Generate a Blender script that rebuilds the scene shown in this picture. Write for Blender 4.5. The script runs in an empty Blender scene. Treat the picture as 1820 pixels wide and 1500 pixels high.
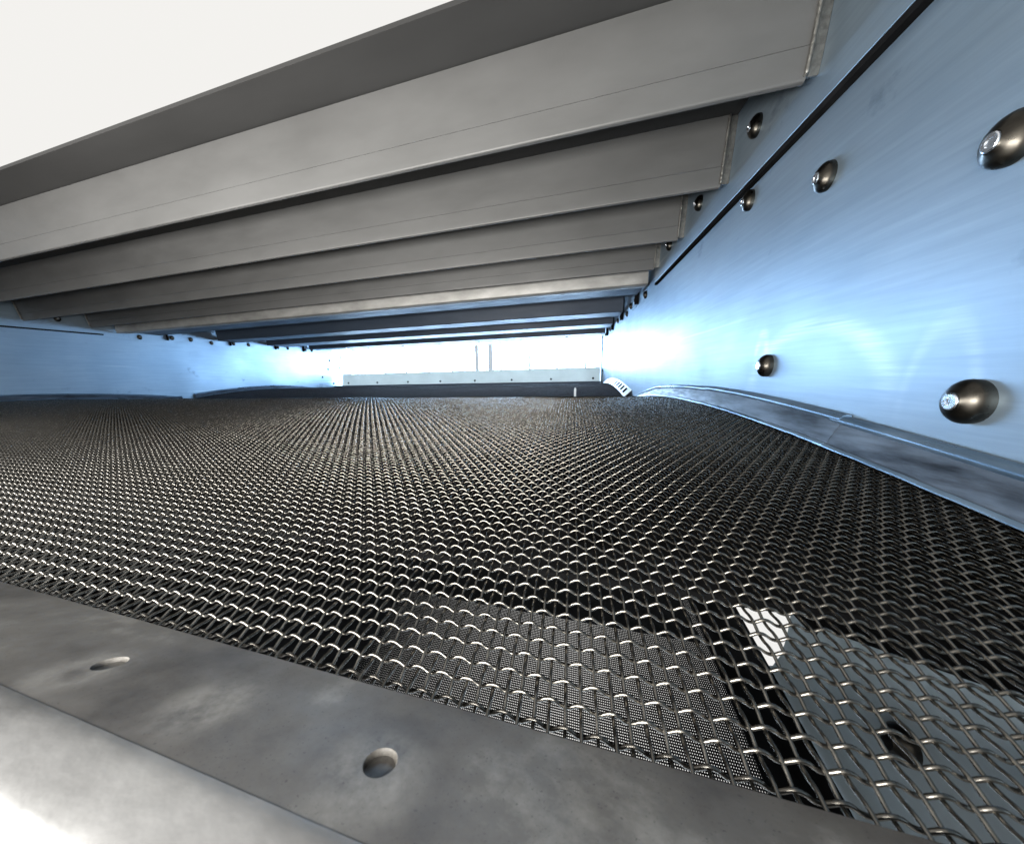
import bpy, bmesh, math, random
import numpy as np
from mathutils import Matrix, Vector

random.seed(7)
rng = np.random.default_rng(7)
S = 0.005                       # one unit = one wire pitch of the screen = 5 mm
scene = bpy.context.scene
COL = scene.collection

# ------------------------------------------------------------------ camera
cam_d = bpy.data.cameras.new('camera')
cam = bpy.data.objects.new('camera', cam_d); COL.objects.link(cam)
cam_d.sensor_fit = 'HORIZONTAL'; cam_d.sensor_width = 36.0
cam_d.lens = 480.0 / 1820.0 * 36.0
cam_d.shift_x = (910 - 900) / 1820.0
cam_d.dof.use_dof = True; cam_d.dof.focus_distance = 0.30; cam_d.dof.aperture_fstop = 18.0
cam_d.clip_start = 0.002; cam_d.clip_end = 200
R = ((0.97328909, 0.01622148, -0.2290092),       # camera axes (right, down, forward) in the machine frame
     (0.22839126, -0.16991595, 0.95862714),
     (-0.02336196, -0.98532504, -0.16908219))
m = Matrix(((R[0][0], -R[0][1], -R[0][2], 0),
            (R[1][0], -R[1][1], -R[1][2], 0),
            (R[2][0], -R[2][1], -R[2][2], 0),
            (0, 0, 0, 1)))
cam.matrix_world = m
scene.camera = cam

# ------------------------------------------------------------------ light
world = bpy.data.worlds.new('World'); scene.world = world; world.use_nodes = True
bg = world.node_tree.nodes['Background']
bg.inputs['Color'].default_value = (1.0, 0.985, 0.955, 1)
bg.inputs['Strength'].default_value = 0.90
vs = scene.view_settings
vs.view_transform = 'Standard'; vs.look = 'None'; vs.exposure = 0.0; vs.gamma = 1.0
vs.use_curve_mapping = False

def area_lamp(name, loc, target, sx, sy, power, col):
    d = bpy.data.lights.new(name, 'AREA'); d.shape = 'RECTANGLE'
    d.size = sx * S; d.size_y = sy * S; d.energy = power; d.color = col
    o = bpy.data.objects.new(name, d); COL.objects.link(o)
    o.location = Vector(loc) * S
    o.rotation_euler = (Vector(target) - Vector(loc)).to_track_quat('-Z', 'Y').to_euler()
    return o
# fill light added behind and left of the camera for glints on the wires
area_lamp('hall_lamp', (-210, -170, 62), (-180, 90, 62), 460, 160, 9.0, (1.0, 0.965, 0.90))
# work lamp held just behind and left of the camera
area_lamp('work_lamp', (-105, -20, 1), (-110, 90, 14), 230, 20, 22.0, (1.0, 0.98, 0.945))
# unseen fill light added under the machine to brighten the deck holes
area_lamp('floor_lamp', (0, 40, -150), (0, 40, 0), 150, 130, 15.0, (0.72, 0.86, 1.0))

# ------------------------------------------------------------------ materials
def new_mat(name):
    mt = bpy.data.materials.new(name); mt.use_nodes = True
    nt = mt.node_tree
    return mt, nt, nt.nodes['Principled BSDF'], nt.nodes.new, nt.links.new

def noise(nt, scale, detail=4, stretch=(1, 1, 1), rough=0.55, rot=(0, 0, 0)):
    tc = nt.nodes.new('ShaderNodeNewGeometry')
    mp = nt.nodes.new('ShaderNodeMapping')
    mp.inputs['Scale'].default_value = stretch
    mp.inputs['Rotation'].default_value = rot
    nz = nt.nodes.new('ShaderNodeTexNoise')
    nz.inputs['Scale'].default_value = scale
    nz.inputs['Detail'].default_value = detail
    nz.inputs['Roughness'].default_value = rough
    nt.links.new(tc.outputs['Position'], mp.inputs['Vector'])
    nt.links.new(mp.outputs['Vector'], nz.inputs['Vector'])
    return nz.outputs['Fac']

def ramp(nt, fac, stops):
    r = nt.nodes.new('ShaderNodeValToRGB')
    e = r.color_ramp.elements
    while len(e) < len(stops): e.new(0.5)
    for i, (p, c) in enumerate(stops):
        e[i].position = p
        e[i].color = (*c, 1) if len(c) == 3 else c
    nt.links.new(fac, r.inputs['Fac'])
    return r.outputs['Color']

def bump(nt, bs, fac, strength, dist):
    b = nt.nodes.new('ShaderNodeBump')
    b.inputs['Strength'].default_value = strength
    b.inputs['Distance'].default_value = dist
    nt.links.new(fac, b.inputs['Height'])
    nt.links.new(b.outputs['Normal'], bs.inputs['Normal'])

def metal(name, c0, c1, scale=20, rough=(0.3, 0.45), stretch=(1, 1, 1), metallic=1.0, bmp=0.0, bscale=60, rot=(0, 0, 0), aniso=0.0):
    mt, nt, bs, N, L = new_mat(name)
    f = noise(nt, scale, 6, stretch, 0.6, rot)
    L(ramp(nt, f, [(0.32, c0), (0.68, c1)]), bs.inputs['Base Color'])
    f2 = noise(nt, scale * 2.3, 4, stretch, 0.5, rot)
    L(ramp(nt, f2, [(0.3, (rough[0],) * 3), (0.7, (rough[1],) * 3)]), bs.inputs['Roughness'])
    bs.inputs['Metallic'].default_value = metallic
    if aniso: bs.inputs['Anisotropic'].default_value = aniso
    if bmp: bump(nt, bs, noise(nt, bscale, 3, stretch, 0.5, rot), bmp, 0.0006)
    return mt

def wall_material():
    mt, nt, bs, N, L = new_mat('brushed_blue_steel')
    big = noise(nt, 3.0, 5)
    base = ramp(nt, big, [(0.25, (0.215, 0.285, 0.35)), (0.5, (0.255, 0.33, 0.40)), (0.78, (0.32, 0.39, 0.455))])  # neutral steel with the blue daylight put into its base colour
    # brushing streaks, slightly inclined to the deck
    br = noise(nt, 110, 6, (1, 0.08, 1.6), 0.65, (math.radians(18), 0, 0))
    mx = N('ShaderNodeMix'); mx.data_type = 'RGBA'; mx.blend_type = 'MULTIPLY'
    mx.inputs[0].default_value = 1.0
    L(base, mx.inputs[6]); L(ramp(nt, br, [(0.3, (0.84, 0.845, 0.85)), (0.7, (1, 1, 1))]), mx.inputs[7])
    # smudges
    sm = noise(nt, 11, 6, (1, 1, 1), 0.65)
    mx2 = N('ShaderNodeMix'); mx2.data_type = 'RGBA'; mx2.blend_type = 'MULTIPLY'
    mx2.inputs[0].default_value = 1.0
    L(mx.outputs[2], mx2.inputs[6]); L(ramp(nt, sm, [(0.27, (0.62, 0.64, 0.66)), (0.37, (1, 1, 1))]), mx2.inputs[7])
    L(mx2.outputs[2], bs.inputs['Base Color'])
    # fine scratches
    sc_ = noise(nt, 42, 3, (1, 0.035, 1.0), 0.4, (math.radians(-32), 0, 0))
    mx3 = N('ShaderNodeMix'); mx3.data_type = 'RGBA'
    L(ramp(nt, sc_, [(0.69, (0, 0, 0)), (0.75, (0.22, 0.22, 0.22))]), mx3.inputs[0])
    L(mx2.outputs[2], mx3.inputs[6]); mx3.inputs[7].default_value = (0.75, 0.77, 0.79, 1)
    # light reflected off the bolts, painted as pale arcs
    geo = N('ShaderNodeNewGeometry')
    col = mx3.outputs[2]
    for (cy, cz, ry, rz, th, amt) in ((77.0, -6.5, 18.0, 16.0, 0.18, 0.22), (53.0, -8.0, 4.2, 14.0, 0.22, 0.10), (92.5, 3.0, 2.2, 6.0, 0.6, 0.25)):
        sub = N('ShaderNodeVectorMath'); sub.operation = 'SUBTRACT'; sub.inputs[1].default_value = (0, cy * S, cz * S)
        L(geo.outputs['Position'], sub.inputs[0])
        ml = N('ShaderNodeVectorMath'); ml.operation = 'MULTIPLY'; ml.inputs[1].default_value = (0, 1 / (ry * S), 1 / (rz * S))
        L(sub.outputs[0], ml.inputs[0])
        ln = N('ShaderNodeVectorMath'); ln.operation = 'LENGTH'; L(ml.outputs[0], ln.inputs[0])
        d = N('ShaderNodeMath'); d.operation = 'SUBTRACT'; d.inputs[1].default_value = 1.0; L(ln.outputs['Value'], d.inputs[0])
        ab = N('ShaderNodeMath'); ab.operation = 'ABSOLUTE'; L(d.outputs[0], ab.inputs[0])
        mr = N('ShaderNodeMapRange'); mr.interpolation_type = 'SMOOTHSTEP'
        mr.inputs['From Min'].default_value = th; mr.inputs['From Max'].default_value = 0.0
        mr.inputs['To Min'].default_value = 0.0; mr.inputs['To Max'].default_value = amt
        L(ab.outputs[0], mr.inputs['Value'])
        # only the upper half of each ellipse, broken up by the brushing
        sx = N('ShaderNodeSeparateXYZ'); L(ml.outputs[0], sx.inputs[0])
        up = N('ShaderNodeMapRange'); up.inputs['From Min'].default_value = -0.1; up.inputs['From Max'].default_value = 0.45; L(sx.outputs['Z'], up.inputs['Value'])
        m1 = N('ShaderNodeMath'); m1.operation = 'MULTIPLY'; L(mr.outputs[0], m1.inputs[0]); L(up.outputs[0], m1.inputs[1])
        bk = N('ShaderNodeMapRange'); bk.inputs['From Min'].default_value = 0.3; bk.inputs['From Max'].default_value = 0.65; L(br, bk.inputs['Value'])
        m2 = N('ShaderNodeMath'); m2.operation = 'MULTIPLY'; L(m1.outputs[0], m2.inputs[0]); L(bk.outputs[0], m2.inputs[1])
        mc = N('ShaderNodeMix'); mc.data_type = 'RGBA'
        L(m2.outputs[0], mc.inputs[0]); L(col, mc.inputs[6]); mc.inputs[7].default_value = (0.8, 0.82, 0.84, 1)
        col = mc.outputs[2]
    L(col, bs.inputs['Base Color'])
    rr = noise(nt, 5, 5)
    L(ramp(nt, rr, [(0.3, (0.40,) * 3), (0.7, (0.53,) * 3)]), bs.inputs['Roughness'])
    bs.inputs['Metallic'].default_value = 0.82
    bump(nt, bs, br, 0.06, 0.0008)
    return mt

M = {}
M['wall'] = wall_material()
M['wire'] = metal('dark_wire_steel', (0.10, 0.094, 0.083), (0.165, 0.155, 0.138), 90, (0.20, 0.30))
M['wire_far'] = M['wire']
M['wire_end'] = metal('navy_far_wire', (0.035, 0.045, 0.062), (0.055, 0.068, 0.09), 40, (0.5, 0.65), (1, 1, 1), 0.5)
M['baffle'] = metal('grey_baffle_steel', (0.076, 0.0755, 0.0735), (0.096, 0.0955, 0.0935), 13, (0.46, 0.64), (0.35, 1, 1), 0.25, 0.05, 500)
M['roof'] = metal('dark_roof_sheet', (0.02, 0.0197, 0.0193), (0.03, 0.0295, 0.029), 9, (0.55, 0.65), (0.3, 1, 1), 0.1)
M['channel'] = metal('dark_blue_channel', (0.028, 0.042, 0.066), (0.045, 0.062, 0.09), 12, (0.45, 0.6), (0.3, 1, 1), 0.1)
M['beam_grey'] = metal('rubbed_bar_steel', (0.26, 0.255, 0.24), (0.50, 0.49, 0.47), 14, (0.40, 0.60), (0.5, 1, 1), 0.6)
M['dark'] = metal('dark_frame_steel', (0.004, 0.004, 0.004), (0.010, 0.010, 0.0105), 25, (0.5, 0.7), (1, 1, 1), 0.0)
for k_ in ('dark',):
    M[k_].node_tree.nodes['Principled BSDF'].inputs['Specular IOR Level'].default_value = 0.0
M['bolt'] = metal('oiled_bolt_steel', (0.03, 0.0275, 0.024), (0.065, 0.060, 0.051), 60, (0.24, 0.38))
M['bolt_tip'] = metal('bolt_end_steel', (0.6, 0.63, 0.67), (0.7, 0.72, 0.75), 60, (0.2, 0.35))
M['weld'] = metal('weld_bead', (0.10, 0.098, 0.09), (0.20, 0.195, 0.18), 120, (0.4, 0.6), (1, 1, 1), 0.8, 0.5, 500)
M['liner'] = metal('rubber_liner', (0.003, 0.005, 0.009), (0.075, 0.10, 0.135), 46, (0.35, 0.6), (1, 0.35, 1.8), 0.3, 0.25, 160)
M['liner_edge'] = metal('liner_bead', (0.05, 0.09, 0.14), (0.19, 0.27, 0.36), 30, (0.25, 0.4), (1, 0.3, 1), 0.7)
M['white_strip'] = metal('pale_strip', (0.62, 0.66, 0.7), (0.8, 0.82, 0.84), 20, (0.3, 0.5), (1, 1, 1), 0.2)
M['apron'] = metal('pale_green_apron', (0.50, 0.55, 0.55), (0.66, 0.70, 0.69), 8, (0.35, 0.5), (1, 1, 1), 0.3)
def translucent(name, c):
    mt, nt, bs, N, L = new_mat(name)
    tr = N('ShaderNodeBsdfTranslucent'); mx = N('ShaderNodeMixShader'); mx.inputs[0].default_value = 0.45
    col = ramp(nt, noise(nt, 8, 5), [(0.3, c), (0.7, tuple(min(1, v * 1.15) for v in c))])
    L(col, bs.inputs['Base Color']); L(col, tr.inputs['Color']); bs.inputs['Roughness'].default_value = 0.4
    L(bs.outputs[0], mx.inputs[1]); L(tr.outputs[0], mx.inputs[2])
    L(mx.outputs[0], nt.nodes['Material Output'].inputs['Surface'])
    return mt
M['apron_sheet'] = translucent('frosted_apron', (0.50, 0.49, 0.45))
M['low_wall'] = metal('grey_side_plate', (0.34, 0.43, 0.49), (0.42, 0.51, 0.57), 12, (0.5, 0.6), (1, 1, 1), 0.1)
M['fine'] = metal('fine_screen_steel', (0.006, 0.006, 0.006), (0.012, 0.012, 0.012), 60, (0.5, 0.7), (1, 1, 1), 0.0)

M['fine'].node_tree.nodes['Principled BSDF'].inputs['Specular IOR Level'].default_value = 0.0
def plate_material():
    mt, nt, bs, N, L = new_mat('worn_feed_plate')
    f = noise(nt, 26, 8, (0.8, 1, 1), 0.68)
    base = ramp(nt, f, [(0.30, (0.026, 0.0235, 0.0205)), (0.46, (0.047, 0.043, 0.038)), (0.56, (0.057, 0.053, 0.047)), (0.72, (0.115, 0.109, 0.098))])
    sp = noise(nt, 1500, 2)
    mx = N('ShaderNodeMix'); mx.data_type = 'RGBA'; mx.blend_type = 'MULTIPLY'; mx.inputs[0].default_value = 1
    L(base, mx.inputs[6]); L(ramp(nt, sp, [(0.26, (0.45, 0.45, 0.45)), (0.36, (1, 1, 1))]), mx.inputs[7])
    geo = N('ShaderNodeNewGeometry'); col = mx.outputs[2]
    for c in ((-9.0, 8.0, -18.7), (-31.2, 8.0, -18.9), (-20.5, 8.6, -18.9)):     # pale rubbed wear round the holes
        ds = N('ShaderNodeVectorMath'); ds.operation = 'DISTANCE'; ds.inputs[1].default_value = tuple(v * S for v in c)
        L(geo.outputs['Position'], ds.inputs[0])
        mr = N('ShaderNodeMapRange'); mr.interpolation_type = 'SMOOTHSTEP'
        mr.inputs['From Min'].default_value = 3.4 * S; mr.inputs['From Max'].default_value = 0.9 * S
        L(ds.outputs['Value'], mr.inputs['Value'])
        bk = N('ShaderNodeMapRange'); bk.inputs['From Min'].default_value = 0.36; bk.inputs['From Max'].default_value = 0.62
        bk.inputs['To Max'].default_value = 0.75
        L(noise(nt, 75, 7, (1, 1, 1), 0.7), bk.inputs['Value'])
        mm = N('ShaderNodeMath'); mm.operation = 'MULTIPLY'; L(mr.outputs[0], mm.inputs[0]); L(bk.outputs[0], mm.inputs[1])
        mc = N('ShaderNodeMix'); mc.data_type = 'RGBA'; L(mm.outputs[0], mc.inputs[0]); L(col, mc.inputs[6])
        mc.inputs[7].default_value = (0.125, 0.119, 0.108, 1); col = mc.outputs[2]
    L(col, bs.inputs['Base Color'])
    r2 = noise(nt, 38, 5)
    L(ramp(nt, r2, [(0.3, (0.40,) * 3), (0.7, (0.60,) * 3)]), bs.inputs['Roughness'])
    bs.inputs['Metallic'].default_value = 0.0
    bs.inputs['Specular IOR Level'].default_value = 0.12
    bump(nt, bs, noise(nt, 160, 5), 0.12, 0.0006)
    return mt
M['plate'] = plate_material()
M['lip'] = metal('bare_steel_lip', (0.028, 0.0278, 0.027), (0.085, 0.0845, 0.083), 30, (0.38, 0.62), (0.5, 1, 1), 0.25, 0.3, 240)

def emit_mat(name, col, strength):
    mt, nt, bs, N, L = new_mat(name)
    bs.inputs['Base Color'].default_value = (0.8, 0.8, 0.8, 1)
    bs.inputs['Emission Color'].default_value = (*col, 1)
    bs.inputs['Emission Strength'].default_value = strength
    return mt
M['pane'] = emit_mat('daylit_pane', (0.44, 0.68, 1.0), 31.0)
M['mullion'] = metal('window_bar_paint', (0.5, 0.57, 0.64), (0.56, 0.63, 0.7), 10, (0.6, 0.7), (1, 1, 1), 0.0)

# ------------------------------------------------------------------ helpers
def tag(o, label=None, cat=None, group=None, kind=None):
    if label: o['label'] = label
    if cat: o['category'] = cat
    if group: o['group'] = group
    if kind: o['kind'] = kind
    return o

def link(name, me, mat=None, parent=None):
    o = bpy.data.objects.new(name, me); COL.objects.link(o)
    if mat is not None and me is not None and not me.materials: me.materials.append(mat)
    if parent is not None: o.parent = parent
    return o

def empty(name, loc=(0, 0, 0)):
    o = bpy.data.objects.new(name, None); COL.objects.link(o)
    o.location = Vector(loc) * S; o.empty_display_size = 0.02
    return o

def mesh(name, verts, faces, smooth=None):
    """verts in units; smooth = angle in degrees"""
    me = bpy.data.meshes.new(name)
    me.from_pydata([(v[0] * S, v[1] * S, v[2] * S) for v in verts], [], faces)
    bm = bmesh.new(); bm.from_mesh(me)
    bmesh.ops.recalc_face_normals(bm, faces=bm.faces)
    bm.to_mesh(me); bm.free()
    if smooth is not None:
        for p in me.polygons: p.use_smooth = True
        me.set_sharp_from_angle(angle=math.radians(smooth))
    return me

def box_data(x0, x1, y0, y1, z0, z1):
    v = [(x0, y0, z0), (x1, y0, z0), (x1, y1, z0), (x0, y1, z0), (x0, y0, z1), (x1, y0, z1), (x1, y1, z1), (x0, y1, z1)]
    f = [(0, 3, 2, 1), (4, 5, 6, 7), (0, 1, 5, 4), (1, 2, 6, 5), (2, 3, 7, 6), (3, 0, 4, 7)]
    return v, f

def box(name, x0, x1, y0, y1, z0, z1, mat, parent=None, bev=0.0):
    me = mesh(name, *box_data(x0, x1, y0, y1, z0, z1))
    if bev:
        bm = bmesh.new(); bm.from_mesh(me)
        bmesh.ops.bevel(bm, geom=list(bm.edges), offset=bev * S, segments=2, affect='EDGES', profile=0.5)
        bm.to_mesh(me); bm.free()
    return link(name, me, mat, parent)

def extrude_x(name, prof, x0, x1, mat, parent=None, smooth=30, nx=1):
    """closed (y,z) outline extruded along x"""
    n = len(prof); verts = []; faces = []
    for k in range(nx + 1):
        x = x0 + (x1 - x0) * k / nx
        verts += [(x, y, z) for y, z in prof]
    for k in range(nx):
        for i in range(n):
            j = (i + 1) % n
            faces.append((k * n + i, k * n + j, (k + 1) * n + j, (k + 1) * n + i))
    faces.append(tuple(range(n))); faces.append(tuple(range(nx * n, nx * n + n)))
    return link(name, mesh(name, verts, faces, smooth), mat, parent)

def sheet(path, t):
    """open path of (y,z) points thickened by t to a closed outline"""
    out = []
    P = [Vector((y, z)) for y, z in path]
    for i, p in enumerate(P):
        a = P[max(i - 1, 0)]; b = P[min(i + 1, len(P) - 1)]
        d = (b - a).normalized(); nrm = Vector((-d.y, d.x))
        out.append(p + nrm * t)
    return [(p.x, p.y) for p in P] + [(p.x, p.y) for p in reversed(out)]

def prism_x(name, poly, x0, x1, mat, parent=None):
    return extrude_x(name, poly, x0, x1, mat, parent, None)

def lathe(name, prof, n=28, axis=(-1, 0, 0), smooth=40):
    """prof: (distance along axis, radius)"""
    verts = []; faces = []
    rings = []
    for h, r in prof:
        if r < 1e-6:
            rings.append([len(verts)]); verts.append((h, 0, 0))
        else:
            rings.append(list(range(len(verts), len(verts) + n)))
            for k in range(n):
                a = 2 * math.pi * k / n
                verts.append((h, r * math.cos(a), r * math.sin(a)))
    for a, b in zip(rings[:-1], rings[1:]):
        for k in range(n):
            k2 = (k + 1) % n
            if len(a) == 1 and len(b) == 1: continue
            if len(b) == 1: faces.append((a[k], a[k2], b[0]))
            elif len(a) == 1: faces.append((a[0], b[k2], b[k]))
            else: faces.append((a[k], a[k2], b[k2], b[k]))
    ax = Vector(axis)
    if ax.x < 0: verts = [(-x, y, z) for x, y, z in verts]
    elif ax.z: verts = [(y, z, x * (1 if ax.z > 0 else -1)) for x, y, z in verts]
    elif ax.y: verts = [(y, x * (1 if ax.y > 0 else -1), z) for x, y, z in verts]
    return mesh(name, verts, faces, smooth)

XR, XL = 52.0, -499.0
YE = 495.0
def zm(y):                       # arched screen deck, one panel = 236 units
    c = 128.0 if y < 248 else 364.0
    return -12.6 - 10.2 * ((y - c) / 118.0) ** 2

# ------------------------------------------------------------------ side walls
def wall(name, x, inner, label):
    """inner = +1 if the interior lies towards +x"""
    w = empty(name, (x, 250, -10))
    tag(w, label, 'wall', kind='structure')
    return w

def at(o, parent):               # keep world placement under a parent Empty that is only translated
    o.parent = parent
    o.matrix_parent_inverse = Matrix.Translation(parent.location).inverted()
    return o

wall_right = wall('wall_right', XR, -1, 'brushed blue steel side wall with domed bolts')
wall_left = wall('wall_left', XL, 1, 'brushed blue steel side wall on the far side of the screen')
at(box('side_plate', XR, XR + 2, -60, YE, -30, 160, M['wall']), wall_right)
at(box('side_plate', XL - 2, XL, -60, YE, -30, 160, M['wall']), wall_left)
# upper carrier plates that the baffles are welded to (0.9 thick, lower edge at z=55)
at(box('carrier_plate', XR - 1.7, XR - 0.02, -20, 199, 55, 120, M['wall'], None, 0.12), wall_right)
at(box('carrier_plate', XL + 0.02, XL + 1.7, -20, 199, 55, 120, M['wall'], None, 0.12), wall_left)

at(box('seal_strip', XR - 1.6, XR - 0.02, -20, 198.6, 53.7, 54.97, M['dark']), wall_right)  # dark strip stands in for the shaded lower edge of the carrier plate
at(box('seal_strip', XL + 0.02, XL + 1.6, -20, 198.6, 53.7, 54.97, M['dark']), wall_left)  # same painted edge shade on the far wall
dome = [(0, 2.95), (0.9, 3.0), (1.5, 2.92), (2.1, 2.66), (2.6, 2.28), (3.0, 1.85), (3.3, 1.35), (3.42, 1.22), (3.42, 0.0)]
tipp = [(3.38, 1.12), (3.62, 1.1), (3.72, 0.98), (3.72, 0.55), (3.5, 0.46), (3.5, 0.0)]
me_dome = lathe('bolt', dome); me_dome.materials.append(M['bolt'])
me_tip = lathe('bolt_end', tipp, 20); me_tip.materials.append(M['bolt_tip'])
me_domeL = lathe('bolt', dome, 20, (1, 0, 0)); me_domeL.materials.append(M['bolt'])
me_tipL = lathe('bolt_end', tipp, 14, (1, 0, 0)); me_tipL.materials.append(M['bolt_tip'])

def bolt(parent, x, y, z, s=1.0, left=False, tip=True):
    b = link('bolt', me_domeL if left else me_dome)
    b.location = Vector((x, y, z)) * S; b.scale = (s * 0.66, s * 0.74, s)
    at(b, parent)
    if tip:
        t = link('bolt_end', me_tipL if left else me_tip, None, b)
    return b

for (y, z, s) in [(51.2, 26.8, 1.0), (78.6, 39.6, 0.95), (106.3, 50.3, 0.95), (88.9, 1.0, 1.0), (48.9, -4.85, 1.0)]:
    bolt(wall_right, XR, y, z, s)
for (y, z) in [(103.5, 67.8), (138.5, 67.3), (172.5, 66.0)]:
    bolt(wall_right, XR - 1.7, y, z, 0.95)
for (y, z) in [(103.5, 67.8), (138.5, 67.3), (172.5, 66.0)]:
    bolt(wall_left, XL + 1.7, y, z, 0.95, True)
# bolts along the discharge end of both walls
for (y, z) in [(225, 55.0), (292, 55.5)]:
    bolt(wall_right, XR, y, z, 0.9, tip=False); bolt(wall_left, XL, y, z, 0.9, True, False)
for (y, z) in [(464, 6), (480, 22), (486, 40), (490, -8)]:
    bolt(wall_left, XL, y, z, 0.75, True, False)
for (y, z) in [(478, 5), (486, 40)]:
    bolt(wall_right, XR, y, z, 0.75, tip=False)
# hanger brackets: a plate on the wall with two bolts
for (y0, y1) in [(248, 273), (314, 341), (379, 403), (430, 450)]:
    for (wl, left) in ((wall_right, False), (wall_left, True)):
        poly = [(y0, 80), (y0, 53.5), (y1 - 4, 53.5), (y1, 57), (y1, 80)]
        xa, xb = (XL + 0.02, XL + 0.8) if left else (XR - 0.8, XR - 0.02)
        br = at(prism_x('bracket', poly, xa, xb, M['wall']), wl)
        fl = prism_x('bracket_flange', [(y0 - 0.7, 78), (y0 - 0.7, 54), (y0, 53.8), (y0, 78)],
                     xa - (0 if left else 2.4), xb + (2.4 if left else 0), M['dark'])
        fl.parent = br
        bx_ = xb if left else xa
        for yy in (y0 + 4, y1 - 3):
            bolt(wl, bx_, yy, 57.6, 0.95, left, False)

# ------------------------------------------------------------------ roof and baffles
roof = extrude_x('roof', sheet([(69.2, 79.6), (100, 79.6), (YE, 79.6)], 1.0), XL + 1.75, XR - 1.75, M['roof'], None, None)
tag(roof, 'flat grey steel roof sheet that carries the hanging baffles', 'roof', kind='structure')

def weld_bead(parent, x, pts, r=0.45):
    """lumpy bead along (y,z) points"""
    bm = bmesh.new()
    segs = []
    for (a, b) in zip(pts[:-1], pts[1:]):
        d = Vector(b) - Vector(a); n = max(2, int(d.length / 0.35))
        for i in range(n): segs.append(Vector(a) + d * i / n)
    rings = []
    for i, p in enumerate(segs):
        rr = r * (0.8 + 0.35 * random.random())
        ring = [bm.verts.new(((x + rr * math.cos(t)) * S, (p.x + rr * math.sin(t)) * S, (p.y + 0.1 * math.sin(i)) * S)) for t in [k * math.pi / 3 for k in range(6)]]
        rings.append(ring)
    for a, b in zip(rings[:-1], rings[1:]):
        for k in range(6): bm.faces.new((a[k], a[(k + 1) % 6], b[(k + 1) % 6], b[k]))
    bm.faces.new(rings[0]); bm.faces.new(rings[-1])
    bmesh.ops.recalc_face_normals(bm, faces=bm.faces)
    me = bpy.data.meshes.new('weld_bead'); bm.to_mesh(me); bm.free()
    for p in me.polygons: p.use_smooth = True
    return at(link('weld_bead', me, M['weld']), parent)

ORD = ['first', 'second', 'third', 'fourth']
for i, yb in enumerate([82.6, 116.8, 154.0, 191.0]):
    root = empty('baffle_plate', (-223, yb, 60.4))
    lab = ['wide grey hanging baffle, outermost at the open feed end, edged by the dark roof strip',
           'grey hanging baffle, second from the open feed end, with a fine hairline scratch',
           'grey hanging baffle, third from the open feed end, with faint dark spots',
           'dark shaded hanging baffle directly in front of the pale rubbed cross bar'][i]
    tag(root, lab, 'baffle', 'hanging baffles under the roof')
    xa, xb = XL + 4.4, XR - 4.4
    face = [(yb - 2.7, 79.3), (yb - 1.9, 72.5), (yb - 1.15, 66.2)]
    at(extrude_x('face', sheet(face, 0.5), xa, xb, M['baffle'], None, 30), root)
    lip = [(yb - 1.22, 66.05), (yb - 0.9, 63.6), (yb - 0.7, 62.2), (yb - 0.55, 60.9), (yb - 0.48, 60.6), (yb - 0.3, 60.45), (yb, 60.4), (yb + 0.5, 60.4)]
    at(extrude_x('lip', sheet(lip, 0.5), xa, xb, M['baffle'], None, 50), root)
    for (ea, eb) in ((XL + 1.75, xa - 0.02), (xb + 0.02, XR - 1.75)):
        at(extrude_x('end_plate', sheet([(yb - 2.0, 79.3), (yb - 1.2, 72.5), (yb - 0.4, 65), (yb + 0.2, 61.5)], 0.5), ea, eb, M['weld'], None, 30), root)
    weld_bead(root, xb - 0.1, [(yb - 3.1, 79), (yb - 1.5, 66), (yb - 0.9, 61.5), (yb + 0.8, 60.3)])
    weld_bead(root, xa + 0.1, [(yb - 3.1, 79), (yb - 1.5, 66), (yb - 0.9, 61.5), (yb + 0.8, 60.3)])

bar = empty('cross_bar', (-223, 208, 58))
tag(bar, 'pale rubbed steel cross bar running from wall to wall behind the hanging baffles', 'bar')
at(extrude_x('front_face', sheet([(206.6, 79), (206.8, 66), (206.9, 60), (207.0, 57.8)], 0.6), XL + 3.5, XR - 3.5, M['beam_grey'], None, 30), bar)
at(extrude_x('bottom_flange', sheet([(207.1, 57.4), (208.2, 56.9), (215, 57.2)], 0.6), XL + 3.5, XR - 3.5, M['beam_grey'], None, 30), bar)

for i, (yf, yt) in enumerate([(222, 240), (298, 321), (364, 392), (440, 456)]):
    root = empty('baffle_channel', (-223, yf, 59))
    lab = ['slim dark baffle channel directly behind the pale rubbed cross bar',
           'slim dark blue baffle channel, second behind the pale cross bar',
           'slim dark blue baffle channel, third behind the pale cross bar',
           'slim dark blue baffle channel at the edge of the bright discharge opening'][i]
    tag(root, lab, 'baffle', 'slim baffle channels near the discharge opening')
    xa, xb = XL + 3.3, XR - 3.3
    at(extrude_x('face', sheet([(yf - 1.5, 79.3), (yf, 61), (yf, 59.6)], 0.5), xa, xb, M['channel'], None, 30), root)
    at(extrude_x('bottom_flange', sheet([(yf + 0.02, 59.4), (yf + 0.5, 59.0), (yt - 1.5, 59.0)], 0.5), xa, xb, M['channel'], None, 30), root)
    at(extrude_x('turned_lip', sheet([(yt - 1.4, 59.1), (yt - 0.3, 58.7), (yt, 59.3), (yt + 0.1, 62)], 0.4), xa, xb, M['channel'], None, 50), root)

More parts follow.
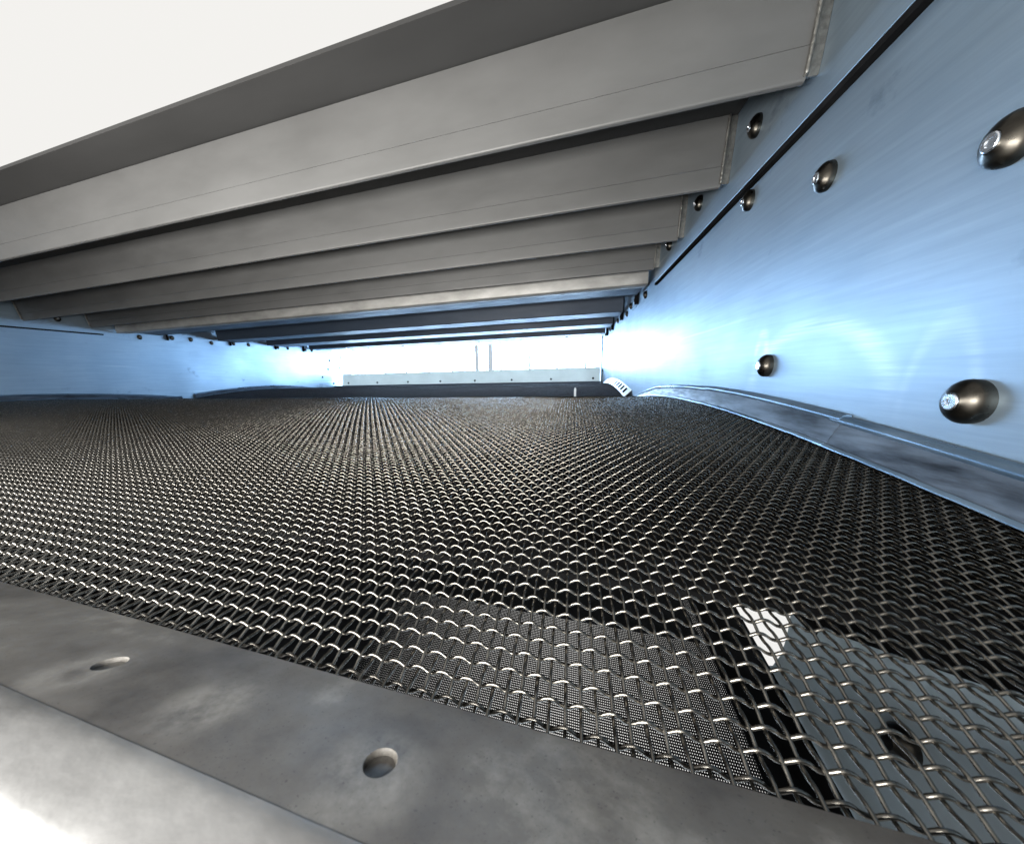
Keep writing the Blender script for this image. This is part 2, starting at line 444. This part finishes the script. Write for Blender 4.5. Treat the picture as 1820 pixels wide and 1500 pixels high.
# ------------------------------------------------------------------ woven wire screen, first panel
PX, PY = 1.0, 1.2
NR = int((246 - 11.5) / PY)                   # cross wires
c0, c1 = int(XL + 1.5), int(XR - 1.5)         # columns
RW = 0.122
AL, AC = 0.125, 0.20                         # crimp of long and cross wires
def tube_along(points, r, n, closed=False):
    """points (k,3) array in units -> verts, faces (numpy)"""
    P = np.asarray(points, float); k = len(P)
    T = np.gradient(P, axis=0); T /= np.linalg.norm(T, axis=1)[:, None]
    up = np.array([0, 0, 1.0])
    side = np.cross(T, up); side /= np.linalg.norm(side, axis=1)[:, None]
    nor = np.cross(side, T)
    a = np.arange(n) * 2 * np.pi / n + np.pi / n
    V = P[:, None, :] + r * (np.cos(a)[None, :, None] * side[:, None, :] + np.sin(a)[None, :, None] * nor[:, None, :])
    idx = np.arange(k * n).reshape(k, n)
    F = np.stack([idx[:-1], np.roll(idx, -1, 1)[:-1], np.roll(idx, -1, 1)[1:], idx[1:]], -1).reshape(-1, 4)
    return V.reshape(-1, 3), F

def np_mesh(name, V, F, mat):
    me = bpy.data.meshes.new(name)
    me.vertices.add(len(V)); me.vertices.foreach_set('co', (V * S).astype(np.float32).ravel())
    nf = len(F); me.loops.add(nf * 4); me.polygons.add(nf)
    me.loops.foreach_set('vertex_index', F.astype(np.int32).ravel())
    me.polygons.foreach_set('loop_start', np.arange(nf, dtype=np.int32) * 4)
    me.polygons.foreach_set('use_smooth', np.ones(nf, dtype=bool))
    me.update(calc_edges=True); me.validate()
    me.materials.append(mat)
    return me

def row_y(r): return 11.5 + PY * r
def crimp(t):                                  # flat-topped cosine, like a real crimp
    c = np.cos(np.pi * t)
    return np.sign(c) * np.abs(c) ** 0.8

def long_points(phase, sub, r0=-1.0, r1=None):
    r1 = NR if r1 is None else r1
    t = np.arange(r0, r1 + 1e-6, 1.0 / sub)
    y = row_y(t); z = np.array([zm(v) for v in y]) - AL * crimp(t + phase)
    return np.c_[np.zeros_like(y), y, z]

screen = empty('woven_wire_screen', (0, 128, -13))
tag(screen, 'arched coarse woven steel wire screen deck beside the sloping feed plate', 'wire screen')
mesh_long = []
for ph in (0, 1):
    V, F = tube_along(long_points(ph, 5), RW, 7)
    mesh_long.append(np_mesh('long_wire', V, F, M['wire']))
tcr = np.arange(c0 - 1, c1 + 1 + 1e-6, 1 / 6.0)
V, F = tube_along(np.c_[tcr * PX, np.zeros_like(tcr), AC * crimp(tcr)], RW, 7)
mesh_cross = np_mesh('cross_wire', V, F, M['wire'])

near_c = c1 - 299
for c in range(near_c, c1 + 1):
    o = link('long_wire', mesh_long[c % 2])
    o.location = Vector((c * PX + random.gauss(0, 0.02), 0, random.gauss(0, 0.01))) * S
    at(o, screen)
for r in range(NR):
    o = link('cross_wire', mesh_cross)
    y = row_y(r)
    # bump up where the long wire dips: long wire (c) is low at row r when (r + c) even
    sh = 0 if r % 2 == 0 else 1
    o.location = Vector((sh * PX + random.gauss(0, 0.01), y + random.gauss(0, 0.02), zm(y) + random.gauss(0, 0.01))) * S
    o.rotation_euler = (0, 0, random.gauss(0, 0.00012))
    at(o, screen)
# the rest of the long wires, small towards the far wall: one joined part
base = [tube_along(long_points(ph, 2.5), RW, 4) for ph in (0, 1)]
VV, FF, off = [], [], 0
for c in range(c0, near_c):
    v, f = base[c % 2]
    v = v + np.array([c * PX + random.gauss(0, 0.035), 0, 0])
    VV.append(v); FF.append(f + off); off += len(v)
o = link('long_wire', np_mesh('long_wire', np.concatenate(VV), np.concatenate(FF), M['wire_far']))
at(o, screen); tag(o, kind='stuff')

# second panel beyond the valley
screen2 = empty('woven_wire_screen', (0, 364, -13))
tag(screen2, 'arched wire screen deck behind the first one, rising to the bright discharge opening', 'wire screen')
VV, FF, off = [], [], 0
yy = np.linspace(250, YE - 8, 20)
pts = np.c_[np.zeros_like(yy), yy, np.array([zm(v) for v in yy])]
v0, f0 = tube_along(pts, RW * 1.15, 4)
for c in range(c0, c1 + 1):
    VV.append(v0 + np.array([c * PX, 0, 0])); FF.append(f0 + off); off += len(v0)
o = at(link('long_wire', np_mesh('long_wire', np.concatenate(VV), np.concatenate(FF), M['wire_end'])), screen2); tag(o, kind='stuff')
VV, FF, off = [], [], 0
for y in np.arange(250, YE - 8, PY):
    v, f = tube_along(np.array([[c0, y, zm(y) + 0.1], [c1, y, zm(y) + 0.1]]), RW, 4)
    VV.append(v); FF.append(f + off); off += len(v)
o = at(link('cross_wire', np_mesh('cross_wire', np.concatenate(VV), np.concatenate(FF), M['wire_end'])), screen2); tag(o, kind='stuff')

clamp = empty('clamp_bar', (-223, 248.5, -21))
tag(clamp, 'narrow dark blue clamp bar across the valley between the two wire screens', 'bar')
at(box('rail', XL + 3, XR - 3, 247.2, 249.6, -23, -20.3, M['channel'], None, 0.3), clamp)
pin = link('locating_pin', lathe('locating_pin', [(-3, 1.0), (5.0, 1.0), (6.0, 0.8), (6.6, 0.35), (6.7, 0)], 16, (0, 0, 1)), M['white_strip'])
pin.location = Vector((4.2, 256, -19.0)) * S
tag(pin, 'short upright steel pin standing between the two wire screens', 'pin')

# ------------------------------------------------------------------ side liners on both edges of the deck
def liner(name, ys, x_wall, sgn, label, group, top_fn, dz=0.0):
    """angled skirt from the wall down on to the screen; sgn=-1 when the deck lies towards -x"""
    root = empty(name, (x_wall, ys[0], zm(ys[0])))
    tag(root, label, 'liner', group)
    def strip(nm, sec, mat):
        n = None; verts = []; faces = []
        for k, y in enumerate(ys):
            s = sec(y); n = len(s)
            verts += [(x_wall + sgn * a, y, z) for a, z in s]
        for k in range(len(ys) - 1):
            for i in range(n):
                j = (i + 1) % n
                faces.append((k * n + i, k * n + j, (k + 1) * n + j, (k + 1) * n + i))
        faces.append(tuple(range(n))); faces.append(tuple(range((len(ys) - 1) * n, len(ys) * n)))
        at(link(nm, mesh(nm, verts, faces, 60), mat), root)
    wob = lambda y: 0.05 * math.sin(y * 0.17) + 0.025 * math.sin(y * 0.41 + 1)
    def sec_face(y):
        b = zm(y) + 0.45 + dz; h = top_fn(y)
        return [(3.6 + wob(y), b), (2.6, b + h * 0.45), (1.5, b + h * 0.86), (0.9, b + h * 0.86), (2.0, b + h * 0.42), (3.1, b - 0.2)]
    def sec_low(y):
        b = zm(y) + 0.32 + dz + 0.03 * math.sin(y * 0.9); w_ = wob(y)
        return [(3.7 + w_, b), (4.15 + w_, b + 0.25), (4.1 + w_, b + 0.6), (3.75 + w_, b + 0.85), (3.4 + w_, b + 0.5)]
    def sec_top(y):
        h = top_fn(y); b = zm(y) + 0.45 + dz + h * 0.86
        return [(1.62, b - 0.25), (2.0, b + 0.2 * min(1, h / 6)), (1.95, b + 0.75 * min(1, h / 6)), (1.5, b + 1.25 * min(1, h / 6)), (0.8, b + 1.5 * min(1, h / 6)), (0.15, b + 1.35 * min(1, h / 6)), (0.15, b + 0.3 * min(1, h / 6)), (0.8, b)]
    strip('skirt', sec_face, M['liner']); strip('lower_edge', sec_low, M['liner_edge']); strip('top_bead', sec_top, M['liner_edge'])
    return root
def span(a, b, n): return [a + (b - a) * i / (n - 1) for i in range(n)]
top1 = lambda y: 5.2 * min(1.0, max(0.12, (250 - y) / 70.0)) ** 0.7 + 0.5 * math.exp(-((y - 110) / 50) ** 2)
G = 'liners along the edges of the screen decks'
liner('side_liner', span(5, 66, 32), XR, -1, 'dark scuffed liner strip below the large domed bolt, beside the coarse wire screen', G, top1)
liner('side_liner', span(64, 118, 26), XR, -1, 'middle piece of the scuffed liner strip, sloping between wall and coarse wire screen', G, lambda y: top1(y) + 0.25, 0.1)
liner('side_liner', span(117, 249, 40), XR, -1, 'pale edged end piece of the liner strip tapering to the valley between screens', G, lambda y: top1(y) + 0.05)
liner('side_liner', span(5, 249, 60), XL, 1, 'thin dark liner strip along the far wall beside the coarse wire screen', G, lambda y: 5.0)
liner('side_liner', span(262, YE - 12, 50), XL, 1, 'thin curved dark liner along the far wall beside the second screen', G, lambda y: 5.0 * min(1, max(0.15, (YE - 10 - y) / 120)))

slot = empty('slotted_liner', (XR, 252, -20))
tag(slot, 'white slotted liner strip curving down the wall beside the second screen', 'liner')
ys = span(256, YE - 18, 30)
verts = []; faces = []
for y in ys:
    h = 6.0 * min(1, (YE - 12 - y) / 60)
    b = zm(y) + 0.3
    verts += [(XR - 6.2, y, b), (XR - 0.2, y, b + h), (XR - 0.2, y, b + h - 0.7), (XR - 5.8, y, b - 0.4)]
for k in range(len(ys) - 1):
    for i in range(4):
        j = (i + 1) % 4
        faces.append((k * 4 + i, k * 4 + j, k * 4 + 4 + j, k * 4 + 4 + i))
faces += [(0, 1, 2, 3), tuple(range(len(verts) - 4, len(verts)))]
at(link('strip', mesh('strip', verts, faces, 40), M['white_strip']), slot)
for y in span(266, 318, 5):
    b = zm(y) + 0.42; h = 6.0; b2 = zm(y + 6) + 0.42
    q = [(XR - 5.0, y, b + h * 0.2), (XR - 1.4, y, b + h * 0.8), (XR - 1.4, y + 6, b2 + h * 0.8), (XR - 5.0, y + 6, b2 + h * 0.2)]
    q2 = [(x - 0.05, y_, z + 0.12) for x, y_, z in q]
    at(link('slot', mesh('slot', q + q2, [(0, 1, 2, 3), (4, 5, 6, 7), (0, 1, 5, 4), (1, 2, 6, 5), (2, 3, 7, 6), (3, 0, 4, 7)]), M['dark']), slot)

# ------------------------------------------------------------------ sloping feed plate in front
feed = empty('feed_plate', (-223, 8, -20))
tag(feed, 'worn grey steel feed plate sloping down to the wire screen, with two holes', 'plate')
E0 = Vector((12.8, -21.0)); E1 = Vector((5.9, -17.55))
dslope = (E1 - E0).normalized(); nslope = Vector((dslope.y, -dslope.x))
if nslope.y < 0: nslope = -nslope
Ls = (E1 - E0).length
def slope_pt(x, s, h=0.0):
    p = E0 + dslope * s + nslope * h
    return (x, p.x, p.y)
bm = bmesh.new()
def loop(pts):
    vs_ = [bm.verts.new(Vector(p) * S) for p in pts]
    es = [bm.edges.new((vs_[i], vs_[(i + 1) % len(vs_)])) for i in range(len(vs_))]
    return vs_, es
holes = [(-8.96, (Vector((8.65, -18.9)) - E0).length), (-30.8, (Vector((8.77, -19.2)) - E0).length), (-52.7, 4.4), (-74.6, 4.4)]
edges = []
# outer loop with a fine, slightly uneven lower edge
nE = 140
low = [slope_pt(XL + (XR - XL) * i / nE, 0.03 * math.sin(i * 1.7), 0) for i in range(nE + 1)]
upp = [slope_pt(XR - (XR - XL) * i / nE, Ls, 0) for i in range(nE + 1)]
_, es = loop(low + upp); edges += es
rims = []
HR = 0.82
for hx, hs in holes:
    ring = [slope_pt(hx + HR * math.cos(t), hs + HR * math.sin(t)) for t in [k * 2 * math.pi / 36 for k in range(36)]]
    vs_, es = loop(ring); edges += es; rims.append((vs_, hx, hs))
bmesh.ops.triangle_fill(bm, edges=edges, use_beauty=True)
for vs_, hx, hs in rims:
    prev = vs_
    for (rr, hh) in [(HR * 0.93, -0.10), (HR * 0.90, -0.9), (HR * 0.5, -1.0)]:
        ring = [bm.verts.new(Vector(slope_pt(hx + rr * math.cos(t), hs + rr * math.sin(t), hh)) * S) for t in [k * 2 * math.pi / 36 for k in range(36)]]
        for k in range(36): bm.faces.new((prev[k], prev[(k + 1) % 36], ring[(k + 1) % 36], ring[k]))
        prev = ring
    bm.faces.new(prev)
bmesh.ops.recalc_face_normals(bm, faces=bm.faces)
me = bpy.data.meshes.new('sloping_face'); bm.to_mesh(me); bm.free()
for p in me.polygons: p.use_smooth = True
me.set_sharp_from_angle(angle=math.radians(40))
at(link('sloping_face', me, M['plate']), feed)
# thickness and underside of the lower edge
at(extrude_x('lower_edge', [(12.82, -21.02), (12.75, -21.5), (6.1, -19.4), (6.1, -18.2)], XL, XR, M['plate'], None, None), feed)
# rounded fold towards the feed side and the face that drops away behind it
fold = [(5.92, -17.54), (5.75, -17.47), (5.58, -17.42), (5.4, -17.385), (5.1, -17.36), (4.6, -17.34), (4.2, -17.33), (3.9, -17.34), (3.55, -17.36), (3.35, -17.43), (3.2, -17.50), (2.6, -17.85), (1.5, -18.5), (-6, -23.2)]
at(extrude_x('fold', [(y, z) for y, z in fold] + [(-6, -24.0), (1.5, -19.4), (4, -18.4), (5.92, -18.6)], XL, XR, M['lip'], None, 50), feed)
at(box('front_panel', XL, XR, -6.6, -6.05, -40, -23.4, M['dark']), feed)  # unseen panel added to darken the space below the feed plate

# ------------------------------------------------------------------ frame and lower deck under the screen
frame = empty('support_beam', (-223, 42, -26))
tag(frame, 'dark cross beam under the coarse wire screen', 'beam')
at(box('top_flange', XL, XR, 29.0, 60, -24.2, -23.2, M['dark'], None, 0.2), frame)
at(box('web', XL, XR, 56, 59, -38, -24.3, M['dark']), frame)
for i, y in enumerate([100, 150, 200]):
    b = empty('support_beam', (-223, y, -24))
    tag(b, 'dark cross beam hidden deep under the middle of the wire screens', 'beam', 'deep beams under the screen')
    at(box('top_flange', XL, XR, y - 14, y + 22, zm(y) - 7, zm(y) - 5, M['dark'], None, 0.2), b)

floor = empty('lower_deck', (-40, 60, -79))
tag(floor, 'fine perforated lower deck glowing with daylight from below, under the coarse screen', 'perforated deck')
P = 0.46
def zl(y): return -82.0 + 0.20 * (y - 45) * (1 if y > 45 else 0.6)
XF0, XF1 = -120.0, 39.0
VV = []; FF = []
def add_box(v, f):
    n = len(VV); VV.extend(v); FF.extend([tuple(i + n for i in q) for q in f])
x = XF0
y0, y1 = -5.9, 100.0
while x < XF1:
    w_ = P * 0.38; t = P * 0.95
    v, f = box_data(x, x + w_, y0, y1, 0, t)
    v = [(a, b, zl(b) + c) for a, b, c in v]
    # bend at y = 45
    a0, a1 = x, x + w_
    v = []
    for yv in (y0, 45.0, y1):
        v += [(a0, yv, zl(yv)), (a1, yv, zl(yv)), (a1, yv, zl(yv) + t), (a0, yv, zl(yv) + t)]
    f = []
    for k in (0, 4):
        for i in range(4): f.append((k + i, k + (i + 1) % 4, k + 4 + (i + 1) % 4, k + 4 + i))
    add_box(v, f)
    x += P
y = y0
while y < y1:
    w_ = P * 0.36; t = P * 0.60
    v, f = box_data(XF0, XF1, y, y + w_, zl(y) + 0.03, zl(y) + t)
    add_box(v, f)
    y += P
me = bpy.data.meshes.new('perforated_sheet')
me.from_pydata([(a * S, b * S, c * S) for a, b, c in VV], [], FF); me.update()
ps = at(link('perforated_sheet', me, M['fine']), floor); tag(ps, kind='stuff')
at(extrude_x('side_rail', [(y0, zl(y0) - 0.2), (45, zl(45) - 0.2), (100, zl(100) - 0.2), (100, zl(100) - 1), (45, zl(45) - 1), (y0, zl(y0) - 1)], XF1 + 0.05, XR - 0.1, M['dark'], None, None), floor)
at(extrude_x('blank_sheet', [(y0, zl(y0) + 0.6), (45, zl(45) + 0.6), (100, zl(100) + 0.6), (100, zl(100) - 1), (45, zl(45) - 1), (y0, zl(y0) - 1)], XL, XF0 - 0.05, M['dark'], None, None), floor)
at(box('rear_sheet', XL, XR, 100.3, YE, zl(100) - 1, zl(100) + 0.6, M['dark']), floor)

blocker = empty('collecting_pan', (-223, 200, -106))  # dark sheets added to block background light behind the lower deck holes
tag(blocker, 'dark collecting pan below the perforated lower deck', 'pan')
at(box('pan_sheet', XL, XR, 106, YE, -107, -105, M['dark']), blocker)
at(box('pan_sheet', XL, -150, -6, 105.9, -107, -105, M['dark']), blocker)
low = empty('lower_side_plate', (XR, 60, -60))
tag(low, 'grey blue lower side plate under the coarse screen, with a bright cut-out', 'side plate')
HY0, HY1, HZ0, HZ1 = 69.5, 93.0, -76.0, -50.0
at(prism_x('panel', [(-6, -100), (-6, -30.1), (HY0, -30.1), (HY0, -64), (70.2, -70), (72, -75.5), (75, -79), (79, -81), (79, -100)], XR + 0.05, XR + 1.2, M['low_wall']), low)
at(box('panel', XR + 0.05, XR + 1.2, HY1, YE, -100, -30.1, M['dark']), low)
at(box('panel', XR + 0.05, XR + 1.2, HY0 + 0.01, HY1 - 0.01, HZ1, -30.1, M['dark']), low)
at(prism_x('upper_band', [(-6, -22), (-6, -25), (20, -29), (38, -38), (62.5, -54), (62.5, -14), (40, -19)], XR - 1.0, XR + 0.03, M['dark']), low)
yb_ = [62.6 + (YE - 62.6) * i / 24 for i in range(25)]
at(prism_x('upper_band', [(y, zm(y) - 1.0) for y in yb_] + [(YE, -56), (62.6, -56)], XR - 1.0, XR + 0.03, M['dark']), low)
for (y, z) in [(46.3, -58.5), (60, -40), (54, -36)]:
    bolt(low, XR + 0.03 if z < -50 else XR - 1.0, y, z, 1.0 if z < -50 else 0.5, tip=False)
lowL = box('lower_side_plate', XL - 1.2, XL, -6, YE, -100, -30.1, M['dark'])
tag(lowL, 'dark lower side plate under the far wall, hidden below the screen', 'side plate')

# ------------------------------------------------------------------ discharge end
apron = empty('end_apron', (-223, YE + 2, -10))
tag(apron, 'pale steel apron plate with small bolts across the bright discharge opening', 'apron')
at(extrude_x('apron_sheet', sheet([(YE + 3, -14.5), (YE + 8, 11)], 0.8), XL + 14, XR - 2, M['apron_sheet'], None, None), apron)
at(box('sill', XL, XR, YE - 6, YE + 2, -21, -13.0, M['channel'], None, 0.4), apron)
me_b = lathe('bolt', [(0, 1.9), (1.0, 1.9), (1.6, 1.2), (1.7, 0)], 12, (0, -1, 0)); me_b.materials.append(M['bolt'])
for x in span(XL + 30, XR - 14, 8):
    b = link('bolt', me_b); b.location = Vector((x, YE + 3.3, -8.0)) * S; at(b, apron)
at(box('end_closure', XL, XR, YE - 5.5, YE + 1.5, -104, -21.05, M['dark']), apron)
hood = empty('end_hood', (-223, YE + 2, 62))
tag(hood, 'pale hood sheet above the bright discharge opening', 'hood')
at(extrude_x('hood_sheet', sheet([(YE + 1, 80), (YE + 60, 64)], 0.8), XL, XR, M['apron'], None, None), hood)
me_c = lathe('bolt', [(0, 3), (1.2, 3), (2, 1.5), (2.1, 0)], 12, (0, 0, -1)); me_c.materials.append(M['apron'])
for x in span(XL + 60, XR - 60, 6):
    b = link('bolt', me_c); b.location = Vector((x, YE + 40, 68.6)) * S; at(b, hood)
jamb = empty('end_jamb', (XL, YE, 0))
tag(jamb, 'pale side cheek of the discharge opening on the far wall', 'side plate')
at(prism_x('cheek', [(YE + 0.2, -14), (YE + 0.2, 78), (YE + 60, 64), (YE + 40, -14)], XL - 2, XL, M['apron']), jamb)
for (y, z) in [(YE + 8, -6), (YE + 14, 25), (YE + 20, 48)]:
    bolt(jamb, XL, y, z, 0.7, True, False)
jamb2 = empty('end_jamb', (XR, YE, 0))
tag(jamb2, 'pale side cheek of the discharge opening on the bolted near wall', 'side plate')
at(prism_x('cheek', [(YE + 0.2, -14), (YE + 0.2, 78), (YE + 60, 64), (YE + 40, -14)], XR, XR + 2, M['apron']), jamb2)
at(box('edge_strip', XR - 1.6, XR - 0.05, YE + 0.3, YE + 2.5, -14, 62, M['dark']), jamb2)

win = empty('hall_window', (-200, 900, -150))
tag(win, 'bright daylit hall window with thin bars, seen through the discharge opening', 'window')
YW = 900.0
xs = [r * YW for r in (-1.05, -0.95, -0.85, -0.752, -0.653, -0.55, -0.449, -0.348, -0.253, -0.147, -0.048, 0.05, 0.15, 0.25, 0.35, 0.45, 0.55, 0.65, 0.75, 0.85, 0.95)]
for a, b in zip(xs[:-1], xs[1:]):
    at(box('pane', a + 3.0, b - 3.0, YW, YW + 2, -150, 330, M['pane']), win)
for i, a in enumerate(xs):
    wv = 7.0 if i == 7 else 3.0
    at(box('window_bar', a - wv, a + wv, YW - 2, YW + 1.9, -150, 330, M['mullion']), win)
at(box('window_bar', -0.303 * YW, -0.285 * YW, YW - 3, YW - 0.1, -150, 330, M['mullion']), win)
